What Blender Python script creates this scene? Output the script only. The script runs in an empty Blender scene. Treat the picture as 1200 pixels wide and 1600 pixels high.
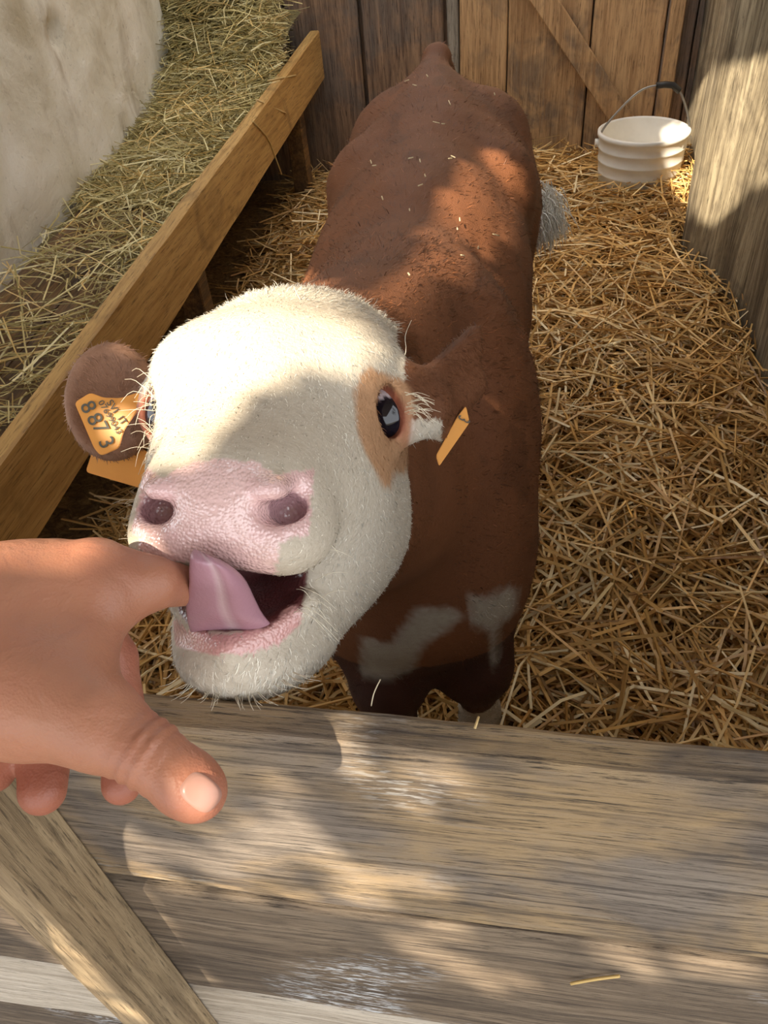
import bpy, bmesh, math, random
import numpy as np
from mathutils import Matrix, Vector
from mathutils.bvhtree import BVHTree

# ------------------------------------------------------------------ camera
SC = bpy.context.scene
COL = SC.collection
FPX = 1200.0
CAM = np.array([0.0, 0.0, 1.30])
_n = np.array([140, 1330, 1200.0]); _n /= np.linalg.norm(_n)          # straight down, seen from the camera
_d = np.array([246, -1108.6, 1200.0]); _d -= _n * (_d @ _n); _d /= np.linalg.norm(_d)   # along the stall
MW = np.stack([np.cross(_d, -_n), _d, -_n])                           # rows: world axes in camera axes
def ray(px, py): return MW @ (np.array([px - 600, py - 800, FPX]) / FPX)
def P(px, py, z): return CAM + ray(px, py) * z
def onx(px, py, X): r = ray(px, py); return CAM + r * (X / r[0])
def ony(px, py, Y): r = ray(px, py); return CAM + r * (Y / r[1])
def onz(px, py, Z): r = ray(px, py); return CAM + r * ((Z - CAM[2]) / r[2])
def project(pts):
    c = (np.asarray(pts) - CAM) @ MW
    return np.stack([600 + FPX * c[:, 0] / c[:, 2], 800 + FPX * c[:, 1] / c[:, 2]], 1)
CR, CD, CF = MW[:, 0], MW[:, 1], MW[:, 2]                             # camera right, down, forward in the world
cam_data = bpy.data.cameras.new('camera')
cam_data.sensor_fit = 'VERTICAL'; cam_data.sensor_height = 32.0; cam_data.lens = 32.0 * FPX / 1600
cam_data.clip_start = 0.02
cam = bpy.data.objects.new('camera', cam_data); COL.objects.link(cam)
cam.matrix_world = Matrix(((CR[0], -CD[0], -CF[0], CAM[0]), (CR[1], -CD[1], -CF[1], CAM[1]),
                           (CR[2], -CD[2], -CF[2], CAM[2]), (0, 0, 0, 1)))
SC.camera = cam

# ------------------------------------------------------------------ light
SUN = np.array([0.33, 0.75, -0.83]); SUN /= np.linalg.norm(SUN)       # the way sunlight travels
world = bpy.data.worlds.new('sky'); SC.world = world; world.use_nodes = True
bg = world.node_tree.nodes['Background']
bg.inputs['Color'].default_value = (0.95, 0.97, 1.0, 1); bg.inputs['Strength'].default_value = 2.1
sd = bpy.data.lights.new('sun', 'SUN'); sd.energy = 10.0; sd.angle = math.radians(0.6); sd.color = (1.0, 0.86, 0.66)
so = bpy.data.objects.new('sun', sd); COL.objects.link(so)
so.rotation_euler = Vector(SUN).to_track_quat('-Z', 'Y').to_euler(); so.location = (-2, -6, 6)
vs = SC.view_settings
vs.view_transform = 'Standard'; vs.look = 'None'; vs.gamma = 1.0; vs.use_curve_mapping = False; vs.exposure = 0.35

rng = np.random.default_rng(7); random.seed(7)
STRAW_Z = 0.27

# ------------------------------------------------------------------ helpers
def prop(o, label=None, cat=None, group=None, kind=None):
    for k, v in (('label', label), ('category', cat), ('group', group), ('kind', kind)):
        if v: o[k] = v
    return o
def empty(name, loc, label, cat, group=None):
    o = bpy.data.objects.new(name, None); COL.objects.link(o); o.location = loc; o.empty_display_size = 0.05
    return prop(o, label, cat, group)
def link(name, me, mat=None, parent=None):
    if mat is not None and not me.materials: me.materials.append(mat)
    o = bpy.data.objects.new(name, me); COL.objects.link(o)
    if parent is not None:
        o.parent = parent; o.matrix_parent_inverse = Matrix.Translation(parent.location).inverted() if parent.parent is None and parent.type == 'EMPTY' else Matrix()
    return o
def np_mesh(name, V, Fc, smooth=True):
    """V (n,3); Fc (m,3) or (m,4) arrays"""
    me = bpy.data.meshes.new(name); V = np.asarray(V, np.float32); Fc = np.asarray(Fc, np.int32)
    k = Fc.shape[1]
    me.vertices.add(len(V)); me.vertices.foreach_set('co', V.ravel())
    me.loops.add(Fc.size); me.loops.foreach_set('vertex_index', Fc.ravel())
    me.polygons.add(len(Fc)); me.polygons.foreach_set('loop_start', np.arange(len(Fc), dtype=np.int32) * k)
    me.update(calc_edges=True)
    me.polygons.foreach_set('use_smooth', np.full(len(Fc), smooth))
    me.validate()
    return me
def set_col(me, cols, name='Col'):
    a = me.color_attributes.new(name, 'FLOAT_COLOR', 'POINT')
    c = np.ones((len(me.vertices), 4), np.float32); c[:, :3] = cols; a.data.foreach_set('color', c.ravel())
def set_float(me, vals, name):
    a = me.attributes.new(name, 'FLOAT', 'POINT'); a.data.foreach_set('value', np.asarray(vals, np.float32))
def hsh(i, j, k):
    n = (i * 374761393 + j * 668265263 + k * 2147483647 + 1013904223) & 0xffffffff
    n = ((n ^ (n >> 13)) * 1274126177) & 0xffffffff
    return ((n ^ (n >> 16)) & 0xffff) / 65535.0
def noise(p):
    """value noise, p (n,3) -> 0..1"""
    p = np.asarray(p, np.float64); b = np.floor(p).astype(np.int64); f = p - b; f = f * f * (3 - 2 * f); r = 0
    for dx in (0, 1):
        for dy in (0, 1):
            for dz in (0, 1):
                w = (f[:, 0] if dx else 1 - f[:, 0]) * (f[:, 1] if dy else 1 - f[:, 1]) * (f[:, 2] if dz else 1 - f[:, 2])
                r = r + w * hsh(b[:, 0] + dx, b[:, 1] + dy, b[:, 2] + dz)
    return r
def fbm(p, o=3):
    p = np.asarray(p, float); return sum(noise(p * 2 ** i + 17 * i) * 0.5 ** i for i in range(o)) / sum(0.5 ** i for i in range(o))
def inpoly(pts, poly):
    x, y = pts[:, 0], pts[:, 1]; r = np.zeros(len(pts), bool); n = len(poly)
    for i in range(n):
        x0, y0 = poly[i]; x1, y1 = poly[(i + 1) % n]
        if y0 == y1: continue
        c = ((y0 > y) != (y1 > y)) & (x < (x1 - x0) * (y - y0) / (y1 - y0) + x0)
        r ^= c
    return r
def sstep(a, b, x): t = np.clip((x - a) / (b - a), 0, 1); return t * t * (3 - 2 * t)
def lin(h):
    h = h.lstrip('#'); c = [int(h[i:i + 2], 16) / 255 for i in (0, 2, 4)]
    return tuple(v / 12.92 if v <= 0.04045 else ((v + 0.055) / 1.055) ** 2.4 for v in c)

# ---- implicit surfaces
def smin(a, b, k):
    h = np.maximum(k - np.abs(a - b), 0) / k
    return np.minimum(a, b) - h * h * (k * 0.25)
def smax(a, b, k): return -smin(-a, -b, k)
def ell(p, c, r, B=None):
    q = [p[i] - np.float32(c[i]) for i in range(3)]
    if B is not None:
        q = [sum(q[j] * np.float32(B[i][j]) for j in range(3)) for i in range(3)]
    k0 = np.sqrt(sum((q[i] / np.float32(r[i])) ** 2 for i in range(3)))
    k1 = np.sqrt(sum((q[i] / np.float32(r[i] ** 2)) ** 2 for i in range(3))) + np.float32(1e-9)
    return k0 * (k0 - 1) / k1
def cone(p, a, b, ra, rb):
    a = np.asarray(a, float); b = np.asarray(b, float); ab = b - a; L = float(ab @ ab)
    q = [p[i] - np.float32(a[i]) for i in range(3)]
    t = np.clip(sum(q[i] * np.float32(ab[i]) for i in range(3)) / np.float32(L), 0, 1)
    return np.sqrt(sum((q[i] - t * np.float32(ab[i])) ** 2 for i in range(3))) - (np.float32(ra) + t * np.float32(rb - ra))
def tri(p, a, b, c, r):
    """distance to a flat triangle, minus a rounding radius"""
    a, b, c = (np.asarray(v, float) for v in (a, b, c)); n = np.cross(b - a, c - a); n /= np.linalg.norm(n)
    h = sum((p[i] - np.float32(a[i])) * np.float32(n[i]) for i in range(3)); d = None; inside = None
    for u, v in ((a, b), (b, c), (c, a)):
        e = cone(p, u, v, 0, 0); d = e if d is None else np.minimum(d, e)
        s = np.cross(n, v - u); g = sum((p[i] - np.float32(u[i])) * np.float32(s[i]) for i in range(3)) > 0
        inside = g if inside is None else (inside & g)
    return np.where(inside, np.abs(h), d) - np.float32(r)
def surface(fn, lo, hi, h, clip=None):
    """naive surface nets of fn(p)<0 on a grid"""
    ax = [np.arange(lo[i], hi[i] + h, h, dtype=np.float32) for i in range(3)]
    g = np.meshgrid(*ax, indexing='ij'); f = fn(g); del g
    n = f.shape; s = f < 0
    cnt = sum(s[i:n[0] - 1 + i, j:n[1] - 1 + j, k:n[2] - 1 + k].astype(np.int8) for i in (0, 1) for j in (0, 1) for k in (0, 1))
    cells = np.argwhere((cnt > 0) & (cnt < 8)); idx = np.full(cnt.shape, -1, np.int32); idx[tuple(cells.T)] = np.arange(len(cells))
    acc = np.zeros((len(cells), 3)); w = np.zeros(len(cells))
    cs = [(i, j, k) for i in (0, 1) for j in (0, 1) for k in (0, 1)]
    for a in cs:
        for axis in range(3):
            if a[axis]: continue
            b = list(a); b[axis] = 1
            fa = f[cells[:, 0] + a[0], cells[:, 1] + a[1], cells[:, 2] + a[2]]; fb = f[cells[:, 0] + b[0], cells[:, 1] + b[1], cells[:, 2] + b[2]]
            m = (fa < 0) != (fb < 0); t = np.where(m, fa / np.where(m, fa - fb, 1), 0)
            q = np.tile(np.array(a, float), (len(cells), 1)); q[:, axis] += t
            acc[m] += q[m]; w += m
    V = (cells + acc / w[:, None]) * h + np.array([ax[0][0], ax[1][0], ax[2][0]])
    Q = []
    for axis in range(3):
        sl0 = [slice(None)] * 3; sl1 = [slice(None)] * 3; sl0[axis] = slice(0, -1); sl1[axis] = slice(1, None)
        e = np.argwhere(s[tuple(sl0)] != s[tuple(sl1)]); u, v = (axis + 1) % 3, (axis + 2) % 3
        ok = (e[:, u] > 0) & (e[:, v] > 0) & (e[:, u] < n[u] - 1) & (e[:, v] < n[v] - 1); e = e[ok]
        c = []
        for du, dv in ((-1, -1), (0, -1), (0, 0), (-1, 0)):
            t = e.copy(); t[:, u] += du; t[:, v] += dv; c.append(idx[tuple(t.T)])
        q = np.stack(c, 1); fl = s[tuple(e.T)]
        q[~fl] = q[~fl][:, ::-1]; Q.append(q)
    return V, np.concatenate(Q)
def crop(V, Q, keep):
    Q = Q[keep[Q].all(1)]; used = np.zeros(len(V), bool); used[Q] = True
    m = np.cumsum(used) - 1
    return V[used], m[Q]
def vnormals(V, Q):
    a = np.cross(V[Q[:, 2]] - V[Q[:, 0]], V[Q[:, 3]] - V[Q[:, 1]]); N = np.zeros_like(V)
    for i in range(4): np.add.at(N, Q[:, i], a)
    return N / (np.linalg.norm(N, axis=1, keepdims=True) + 1e-12)
def relax(V, Q, it=2, f=0.5):
    e = np.concatenate([Q[:, [0, 1]], Q[:, [1, 2]], Q[:, [2, 3]], Q[:, [3, 0]]]); e = np.concatenate([e, e[:, ::-1]])
    d = np.bincount(e[:, 0], minlength=len(V))[:, None]
    for _ in range(it):
        s = np.stack([np.bincount(e[:, 0], V[e[:, 1], k], len(V)) for k in range(3)], 1); V = V + f * (s / np.maximum(d, 1) - V)
    return V

# ---- plain shapes
def grid_mesh(name, xs, ys, fn):
    X, Y = np.meshgrid(xs, ys, indexing='ij'); V = fn(X.ravel(), Y.ravel()); nx, ny = len(xs), len(ys)
    i = np.arange(nx * ny).reshape(nx, ny)
    Fq = np.stack([i[:-1, :-1], i[1:, :-1], i[1:, 1:], i[:-1, 1:]], -1).reshape(-1, 4)
    return np_mesh(name, V, Fq)
def tube(path, rad, sides=8, caps=True, flat=None):
    """swept tube; path (n,3), rad (n,) or (n,2)"""
    path = np.asarray(path, float); n = len(path); rad = np.asarray(rad, float)
    if rad.ndim == 0: rad = np.full(n, float(rad))
    if rad.ndim == 1: rad = np.stack([rad, rad], 1)
    T = np.gradient(path, axis=0); T /= np.linalg.norm(T, axis=1, keepdims=True)
    ref = np.array([0, 0, 1.0]) if flat is None else np.asarray(flat, float)
    V = []
    for k in range(n):
        s = np.cross(T[k], ref)
        if np.linalg.norm(s) < 1e-3: s = np.cross(T[k], [1, 0, 0])
        s /= np.linalg.norm(s); u = np.cross(s, T[k])
        for a in range(sides):
            t = 2 * math.pi * a / sides; V.append(path[k] + s * math.cos(t) * rad[k, 0] + u * math.sin(t) * rad[k, 1])
    F = [(k * sides + a, k * sides + (a + 1) % sides, (k + 1) * sides + (a + 1) % sides, (k + 1) * sides + a) for k in range(n - 1) for a in range(sides)]
    if caps:
        V.append(path[0]); V.append(path[-1]); c0, c1 = n * sides, n * sides + 1
        F += [(c0, (a + 1) % sides, a, a) for a in range(sides)]; F += [(c1, (n - 1) * sides + a, (n - 1) * sides + (a + 1) % sides, (n - 1) * sides + a) for a in range(sides)]
    return V, F
def py_mesh(name, V, F, smooth=True):
    me = bpy.data.meshes.new(name)
    me.from_pydata([tuple(map(float, v)) for v in V], [], [tuple(dict.fromkeys(int(i) for i in f)) for f in F])
    me.polygons.foreach_set('use_smooth', np.full(len(me.polygons), smooth)); me.update(); return me
def plank_mesh(name, O, L, W, T, nl=14, ch=0.003, wob=0.002, seed=0, nw=1):
    """a sawn plank: O corner, L/W/T edge vectors (length, width, thickness); chamfered, slightly uneven edges"""
    O, L, W, T = (np.asarray(v, float) for v in (O, L, W, T)); w = np.linalg.norm(W); t = np.linalg.norm(T)
    cw, ct = ch / w, ch / t
    prof = [(cw, 0)] + [(cw + (1 - 2 * cw) * i / nw, 0) for i in range(1, nw + 1)] + [(1, ct), (1, 1 - ct)] + [(1 - cw - (1 - 2 * cw) * i / nw, 1) for i in range(0, nw + 1)] + [(0, 1 - ct), (0, ct)]
    m = len(prof); V = []
    for k in range(nl + 1):
        for a, b in prof: V.append(O + L * (k / nl) + W * a + T * b)
    V = np.array(V); s = seed * 13.7
    D = np.stack([fbm(V * 9 + s, 3), fbm(V * 9 + s + 31, 3), fbm(V * 9 + s + 77, 3)], 1) - 0.5
    l = L / np.linalg.norm(L); D -= np.outer(D @ l, l)
    V = V + D * 2 * wob
    F = [(k * m + a, k * m + (a + 1) % m, (k + 1) * m + (a + 1) % m, (k + 1) * m + a) for k in range(nl) for a in range(m)]
    F += [tuple(range(m))[::-1], tuple(nl * m + a for a in range(m))]
    me = py_mesh(name, V, F, False); 
    bm = bmesh.new(); bm.from_mesh(me); bmesh.ops.recalc_face_normals(bm, faces=bm.faces); bm.to_mesh(me); bm.free()
    return me
def blades(R0, D0, bend, length, width, cols, nrm):
    """tapering strands: roots, directions, bend vectors -> vertices, tris, colours"""
    n = len(R0); length = length[:, None]; side = np.cross(D0, nrm + rng.normal(size=(n, 3)) * .25); side /= np.linalg.norm(side, axis=1, keepdims=True) + 1e-9
    side = side * (width[:, None] / 2); mid = R0 + D0 * length * 0.55 + bend * length * 0.25; tip = R0 + D0 * length * 0.95 + bend * length * 0.9
    V = np.stack([R0 - side, R0 + side, mid - side * .75, mid + side * .75, tip], 1).reshape(-1, 3)
    b = np.arange(n)[:, None] * 5
    T = np.concatenate([b + np.array([[0, 1, 3]]), b + np.array([[0, 3, 2]]), b + np.array([[2, 3, 4]])]); return V, T, np.repeat(cols, 5, 0)
def strand_path(pts, n=8):
    """smooth path through control points"""
    pts = np.asarray(pts, float); m = len(pts); out = []
    for k in range(n):
        t = k / (n - 1) * (m - 1); i = min(int(t), m - 2); f = t - i
        p0 = pts[max(i - 1, 0)]; p1 = pts[i]; p2 = pts[i + 1]; p3 = pts[min(i + 2, m - 1)]
        out.append(0.5 * (2 * p1 + (p2 - p0) * f + (2 * p0 - 5 * p1 + 4 * p2 - p3) * f * f + (3 * p1 - p0 - 3 * p2 + p3) * f ** 3))
    return np.array(out)

# ------------------------------------------------------------------ materials
class NT:
    def __init__(s, name):
        s.m = bpy.data.materials.new(name); s.m.use_nodes = True; s.t = s.m.node_tree; s.b = s.t.nodes['Principled BSDF']
    def n(s, typ, **kw):
        nd = s.t.nodes.new('ShaderNode' + typ)
        for k, v in kw.items():
            if k in nd.inputs: nd.inputs[k].default_value = v
            else: setattr(nd, k, v)
        return nd
    def l(s, a, b): s.t.links.new(a, b)
    def coords(s, scale, rot=(0, 0, 0)):
        c = s.n('TexCoord'); m = s.n('Mapping'); m.inputs['Scale'].default_value = scale; m.inputs['Rotation'].default_value = rot
        s.l(c.outputs['Object'], m.inputs['Vector']); return m.outputs['Vector']
    def noise(s, vec, scale, detail=4, rough=0.6, dist=0):
        t = s.n('TexNoise'); t.inputs['Scale'].default_value = scale; t.inputs['Detail'].default_value = detail; t.inputs['Roughness'].default_value = rough; t.inputs['Distortion'].default_value = dist
        s.l(vec, t.inputs['Vector']); return t.outputs['Fac']
    def ramp(s, fac, stops):
        r = s.n('ValToRGB'); e = r.color_ramp.elements
        while len(e) < len(stops): e.new(0.5)
        for i, (p, c) in enumerate(stops): e[i].position = p; e[i].color = (*c, 1) if len(c) == 3 else c
        s.l(fac, r.inputs['Fac']); return r.outputs['Color']
    def mix(s, fac, a, b, mode='MIX'):
        m = s.n('Mix', data_type='RGBA', blend_type=mode)
        for k, v in ((0, fac), (6, a), (7, b)):
            if hasattr(v, 'links'): s.l(v, m.inputs[k])
            else: m.inputs[k].default_value = v if k == 0 else (*v, 1)
        return m.outputs[2]
    def math(s, op, a, b=0.0):
        m = s.n('Math', operation=op)
        for i, v in enumerate((a, b)):
            if hasattr(v, 'links'): s.l(v, m.inputs[i])
            else: m.inputs[i].default_value = v
        return m.outputs[0]
    def bump(s, h, strength, dist, prev=None):
        b = s.n('Bump'); b.inputs['Strength'].default_value = strength; b.inputs['Distance'].default_value = dist; s.l(h, b.inputs['Height'])
        if prev is not None: s.l(prev, b.inputs['Normal'])
        s.l(b.outputs['Normal'], s.b.inputs['Normal']); return b.outputs['Normal']
BLK, WHT = (0, 0, 0), (1, 1, 1)
def wood(name, axis, dark, midc, light, rough=0.8, stain=None, stain_amt=0.5, fleck=None, bump=0.6, fine=260, seed=0.0, stain_lo=.46, gscale=1.0, knots=True):
    m = NT(name); sc = [14.0, 14.0, 14.0]; sc[axis] = 1.1
    v = m.coords(tuple(x * gscale for x in sc)); va = m.n('VectorMath', operation='ADD'); m.l(v, va.inputs[0]); va.inputs[1].default_value = (seed, seed * 1.7, seed * .6)
    oi = m.n('ObjectInfo'); vb = m.n('VectorMath', operation='ADD'); m.l(va.outputs[0], vb.inputs[0]); mu = m.math('MULTIPLY', oi.outputs['Random'], 40.0); m.l(mu, vb.inputs[1]); v = vb.outputs[0]
    g1 = m.noise(v, 1.2, 6, .62, .6); g2 = m.noise(v, 7.0, 3, .6)
    c = m.ramp(g1, [(.28, dark), (.5, midc), (.72, light)])
    c = m.mix(m.math('MULTIPLY', g2, .55), c, dark, 'MULTIPLY') if False else m.mix(.35, c, m.ramp(g2, [(.35, dark), (.65, light)]))
    iso = m.coords((1, 1, 1)); vi = m.n('VectorMath', operation='ADD'); m.l(iso, vi.inputs[0]); m.l(mu, vi.inputs[1])
    if stain:
        st = m.noise(vi.outputs[0], 5.0, 4, .65, .5); f = m.ramp(st, [(stain_lo, BLK), (stain_lo + .14, (stain_amt,) * 3)])
        c = m.mix(f, c, stain)
    fs = [fine * 1.0] * 3; fs[axis] = fine * .055; vf = m.coords(tuple(fs)); fg = m.noise(vf, 1.0, 5, .75)
    ms = [fine * .33] * 3; ms[axis] = fine * .013; mg = m.noise(m.coords(tuple(ms)), 1.0, 3, .6, .4)
    c = m.mix(m.ramp(mg, [(.32, (.8,) * 3), (.5, BLK)]), c, dark); c = m.mix(m.ramp(mg, [(.56, BLK), (.72, (.55,) * 3)]), c, light)
    c = m.mix(m.ramp(fg, [(.36, (.85,) * 3), (.47, BLK)]), c, tuple(x * .45 for x in dark)); c = m.mix(m.ramp(fg, [(.58, BLK), (.7, (.45,) * 3)]), c, light)
    if fleck:
        fl = m.noise(vi.outputs[0], 4.5, 2, .5); fk = m.coords(tuple([(420 if i != axis else 70) for i in range(3)])); fn = m.noise(fk, 1.0, 3, .6)
        k = m.math('MULTIPLY', m.ramp(fl, [(.52, BLK), (.64, WHT)]), m.ramp(fn, [(.52, BLK), (.6, WHT)])); c = m.mix(k, c, fleck)
    m.l(c, m.b.inputs['Base Color']); m.b.inputs['Roughness'].default_value = rough
    n1 = m.bump(g2, bump * .5, .004); m.bump(fg, bump, .0022, n1)
    return m.m
def vcol(name, rough=0.7, attr='Col', sheen=0, spec=.4, trans=0):
    m = NT(name); a = m.n('Attribute', attribute_name=attr); m.l(a.outputs['Color'], m.b.inputs['Base Color'])
    m.b.inputs['Roughness'].default_value = rough; m.b.inputs['Specular IOR Level'].default_value = spec
    return m
def plain(name, col, rough=.5, spec=.5, metal=0, bump=0, bscale=60, var=.12):
    m = NT(name); v = m.coords((1, 1, 1)); t = m.noise(v, bscale, 4, .6)
    m.l(m.mix(m.ramp(t, [(.3, BLK), (.7, WHT)]), tuple(c * (1 - var) for c in col), tuple(min(1, c * (1 + var)) for c in col)), m.b.inputs['Base Color'])
    m.b.inputs['Roughness'].default_value = rough; m.b.inputs['Specular IOR Level'].default_value = spec; m.b.inputs['Metallic'].default_value = metal
    if bump: m.bump(t, bump, .003)
    return m.m

# ================================================================== the stall
M_fence = wood('weathered_plank', 0, (.058, .045, .037), (.17, .135, .108), (.32, .27, .22), .85, stain=(.48, .335, .17), stain_amt=.75, fleck=(.72, .72, .70), bump=.9, seed=3, fine=620)
M_fence2 = wood('weathered_plank_brown', 0, (.06, .042, .03), (.20, .145, .095), (.34, .265, .185), .85, stain=(.11, .085, .065), stain_amt=.6, fleck=(.70, .73, .76), bump=.9, seed=9, fine=560)
M_fence3 = wood('pale_plank', 0, (.30, .25, .19), (.52, .45, .36), (.66, .60, .51), .85, bump=.6, seed=5, fine=500)
M_batten = wood('tan_batten', 2, (.16, .11, .06), (.33, .24, .135), (.47, .36, .22), .8, stain=(.12, .09, .06), stain_amt=.5, bump=.5, seed=2, fine=450)
M_wallA = wood('grey_brown_board', 2, (.10, .062, .042), (.27, .165, .10), (.44, .28, .17), .75, stain=(.15, .13, .115), stain_amt=.7, bump=.4, seed=1, stain_lo=.42)
M_wallB = wood('orange_board', 2, (.34, .19, .085), (.60, .37, .18), (.72, .48, .25), .7, stain=(.12, .10, .085), stain_amt=.72, bump=.4, seed=6, stain_lo=.5, gscale=.7)
M_wallC = wood('pale_grey_board', 2, (.22, .19, .15), (.38, .34, .28), (.5, .46, .38), .8, bump=.4, seed=8)
M_manger = wood('ochre_board', 1, (.36, .20, .055), (.56, .34, .11), (.66, .43, .165), .55, stain=(.16, .09, .03), stain_amt=.7, bump=.3, seed=4, stain_lo=.56, gscale=.6)
M_mfloor = wood('worn_brown_board', 1, (.07, .04, .02), (.20, .11, .045), (.36, .20, .07), .5, stain=(.06, .045, .035), stain_amt=.7, bump=.4, seed=7)
M_partition = wood('rough_old_timber', 2, (.10, .075, .045), (.33, .27, .17), (.56, .48, .33), .9, stain=(.13, .10, .065), stain_amt=.75, bump=1.0, seed=12, stain_lo=.48, gscale=.5)

# ground outside and bed of the stall
m = NT('packed_ground'); v = m.coords((1, 1, 1)); t = m.noise(v, 9, 6, .7)
m.l(m.ramp(t, [(.3, (.10, .085, .06)), (.7, (.18, .155, .12))]), m.b.inputs['Base Color']); m.b.inputs['Roughness'].default_value = .95; m.bump(t, .5, .02)
M_ground = m.m
o = link('ground', grid_mesh('ground', np.linspace(-9, 9, 40), np.linspace(-9, 6, 40), lambda X, Y: np.stack([X, Y, -.02 + .03 * fbm(np.stack([X, Y, 0 * X], 1))], 1)), M_ground)
prop(o, 'packed earth yard around the stall', 'ground', kind='structure')

def bed_height(x, y):
    p = np.stack([x, y, 0 * x], 1)
    return STRAW_Z - .035 + .075 * (fbm(p * 2.3 + 5, 3) - .5) + .05 * sstep(.2, .6, x) + .06 * sstep(1.9, 3.0, y) - .04 * sstep(-.55, -.8, x)
m = NT('straw_bed'); v = m.coords((1, 1, 1)); t = m.noise(v, 40, 6, .7, 1.5); t2 = m.noise(v, 4, 3, .6)
c = m.ramp(t, [(.3, (.055, .03, .012)), (.5, (.20, .115, .04)), (.72, (.42, .27, .10))]); m.l(c, m.b.inputs['Base Color']); m.b.inputs['Roughness'].default_value = .9; m.bump(t, 1, .02)
M_bed = m.m
o = link('floor', grid_mesh('floor', np.linspace(-1.25, .62, 60), np.linspace(.215, 3.2, 90), lambda X, Y: np.stack([X, Y, bed_height(X, Y)], 1)), M_bed)
prop(o, 'trampled straw bed covering the stall floor', 'floor', kind='structure')

# left wall: old lime plaster
m = NT('lime_plaster'); v = m.coords((1, 1, 1)); t1 = m.noise(v, 3.2, 6, .6, .4); t2 = m.noise(v, 60, 5, .7); t3 = m.noise(m.coords((2.5, 2.5, 1)), 2.2, 5, .65, .3)
c = m.ramp(t1, [(.28, (.46, .40, .27)), (.46, (.72, .68, .56)), (.66, (.84, .81, .72))])
c = m.mix(m.ramp(t3, [(.54, BLK), (.72, (.6,) * 3)]), c, (.30, .235, .14)); c = m.mix(m.ramp(t2, [(.27, (.6,) * 3), (.4, BLK)]), c, (.30, .27, .21))
m.l(c, m.b.inputs['Base Color']); m.b.inputs['Roughness'].default_value = .92; n1 = m.bump(t2, .5, .006); m.bump(t1, .5, .03, n1)
M_plaster = m.m
def wl(Y, Z):
    p = np.stack([0 * Y, Y, Z], 1); x = -1.2 + .05 * (fbm(p * 2.2, 3) - .5) + .012 * (fbm(p * 14, 2) - .5) - .3 * sstep(2.86, 3.0, Y)
    pit = np.exp(-(((Y - 2.14) / .022) ** 2 + ((Z - .96) / .03) ** 2)); return np.stack([x - .05 * pit, Y, Z], 1)
ys, zs = np.linspace(.75, 3.3, 110), np.linspace(-.05, 2.24, 100)
me = grid_mesh('wall_left', ys, zs, wl); me.flip_normals() if False else None
o = link('wall_left', me, M_plaster); prop(o, 'rough off-white plastered wall', 'wall', kind='structure')
sm = o.modifiers.new('solid', 'SOLIDIFY'); sm.thickness = .22; sm.offset = -1 

# back wall: upright boards
BW = 3.15
wb = empty('wall_back', (0, BW, 0), 'upright plank wall at the back of the stall', 'wall'); wb['kind'] = 'structure'
seams = [(-1.55, -1.21, M_wallA), (-1.2, -.885, M_wallA), (-.877, -.612, M_wallA), (-.597, -.308, M_wallA), (-.296, -.255, M_wallC), (-.25, -.084, M_wallB), (-.080, .201, M_wallB), (.207, .448, M_wallB), (.452, .545, M_wallA), (.55, .80, M_wallA)]
for i, (a, b, mt) in enumerate(seams):
    yy = BW + random.uniform(-.006, .006) + (.012 if mt is M_wallC else 0)
    link('board', plank_mesh('board', (a, yy + .03, -.02), (0, 0, 2.22), (b - a, 0, 0), (0, -.03, 0), 16, .004, .003, i), mt, wb)
link('backing_board', plank_mesh('backing_board', (-1.55, BW + .075, -.02), (2.4, 0, 0), (0, 0, 2.2), (0, -.03, 0), 4, .004, 0, 3), M_wallA, wb)
a = ony(838, -20, BW - .02); b = ony(985, 206, BW - .02); d_ = b - a; a = a - d_ * 1.6; L = b - a; nrm = np.cross(L, [0, 1, 0]); nrm /= np.linalg.norm(nrm)
link('diagonal_brace', plank_mesh('diagonal_brace', a - nrm * .037, L, nrm * .074, (0, -.028, 0), 12, .003, .001, 21), M_wallB, wb)
link('upright_batten', plank_mesh('upright_batten', (.455, BW - .008, .2), (0, 0, 2.0), (.045, 0, 0), (0, -.03, 0), 12, .003, .001, 22), M_wallB, wb)

# right partition
def wr(Y, Z):
    p = np.stack([0 * Y, Y * 3.5, Z * .8], 1); x = .565 - .06 * (fbm(p + 9, 4) - .5) - .018 * (fbm(np.stack([0 * Y, Y * 26, Z * 2.2], 1), 3) - .5)
    return np.stack([x - .10 * np.exp(-((Y - 2.28) / .2) ** 2), Y, Z], 1)
o = link('wall_right', grid_mesh('wall_right', np.linspace(.24, 3.14, 170), np.linspace(-.02, 2.2, 60), wr), M_partition)
prop(o, 'rough weathered timber partition on the right of the stall', 'wall', kind='structure')
sm = o.modifiers.new('solid', 'SOLIDIFY'); sm.thickness = .07; sm.offset = 1
bpy.context.view_layer.update()

# ------------------------------------------------------------------ fence in front
FY, FT, FZ = .209, .024, .976          # far face, thickness, top
fence = empty('plank_fence', (-.0, FY, 0), 'low fence of weathered horizontal planks below the calf\'s chin', 'fence')
zs_ = [(FZ, .7845, M_fence), (.7705, .557, M_fence2), (.551, .40, M_fence3), (.394, .23, M_fence2), (.224, .02, M_fence)]
for i, (zt, zb, mt) in enumerate(zs_):
    me = plank_mesh('plank', (-1.3, FY - FT, zb), (2.1, 0, 0), (0, 0, zt - zb), (0, FT, 0), 150, .0045 if i == 0 else .003, .0035 if i == 0 else .0025, 40 + i, nw=4)
    link('plank', me, mt, fence)
link('batten_post', plank_mesh('batten_post', (-.288, FY - FT, .0), (0, 0, .953), (.030, 0, 0), (0, -.046, 0), 24, .002, .001, 50), M_batten, fence)
link('batten_post', plank_mesh('batten_post', (.62, FY - FT, .0), (0, 0, .953), (.045, 0, 0), (0, -.046, 0), 24, .002, .001, 51), M_batten, fence)

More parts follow.
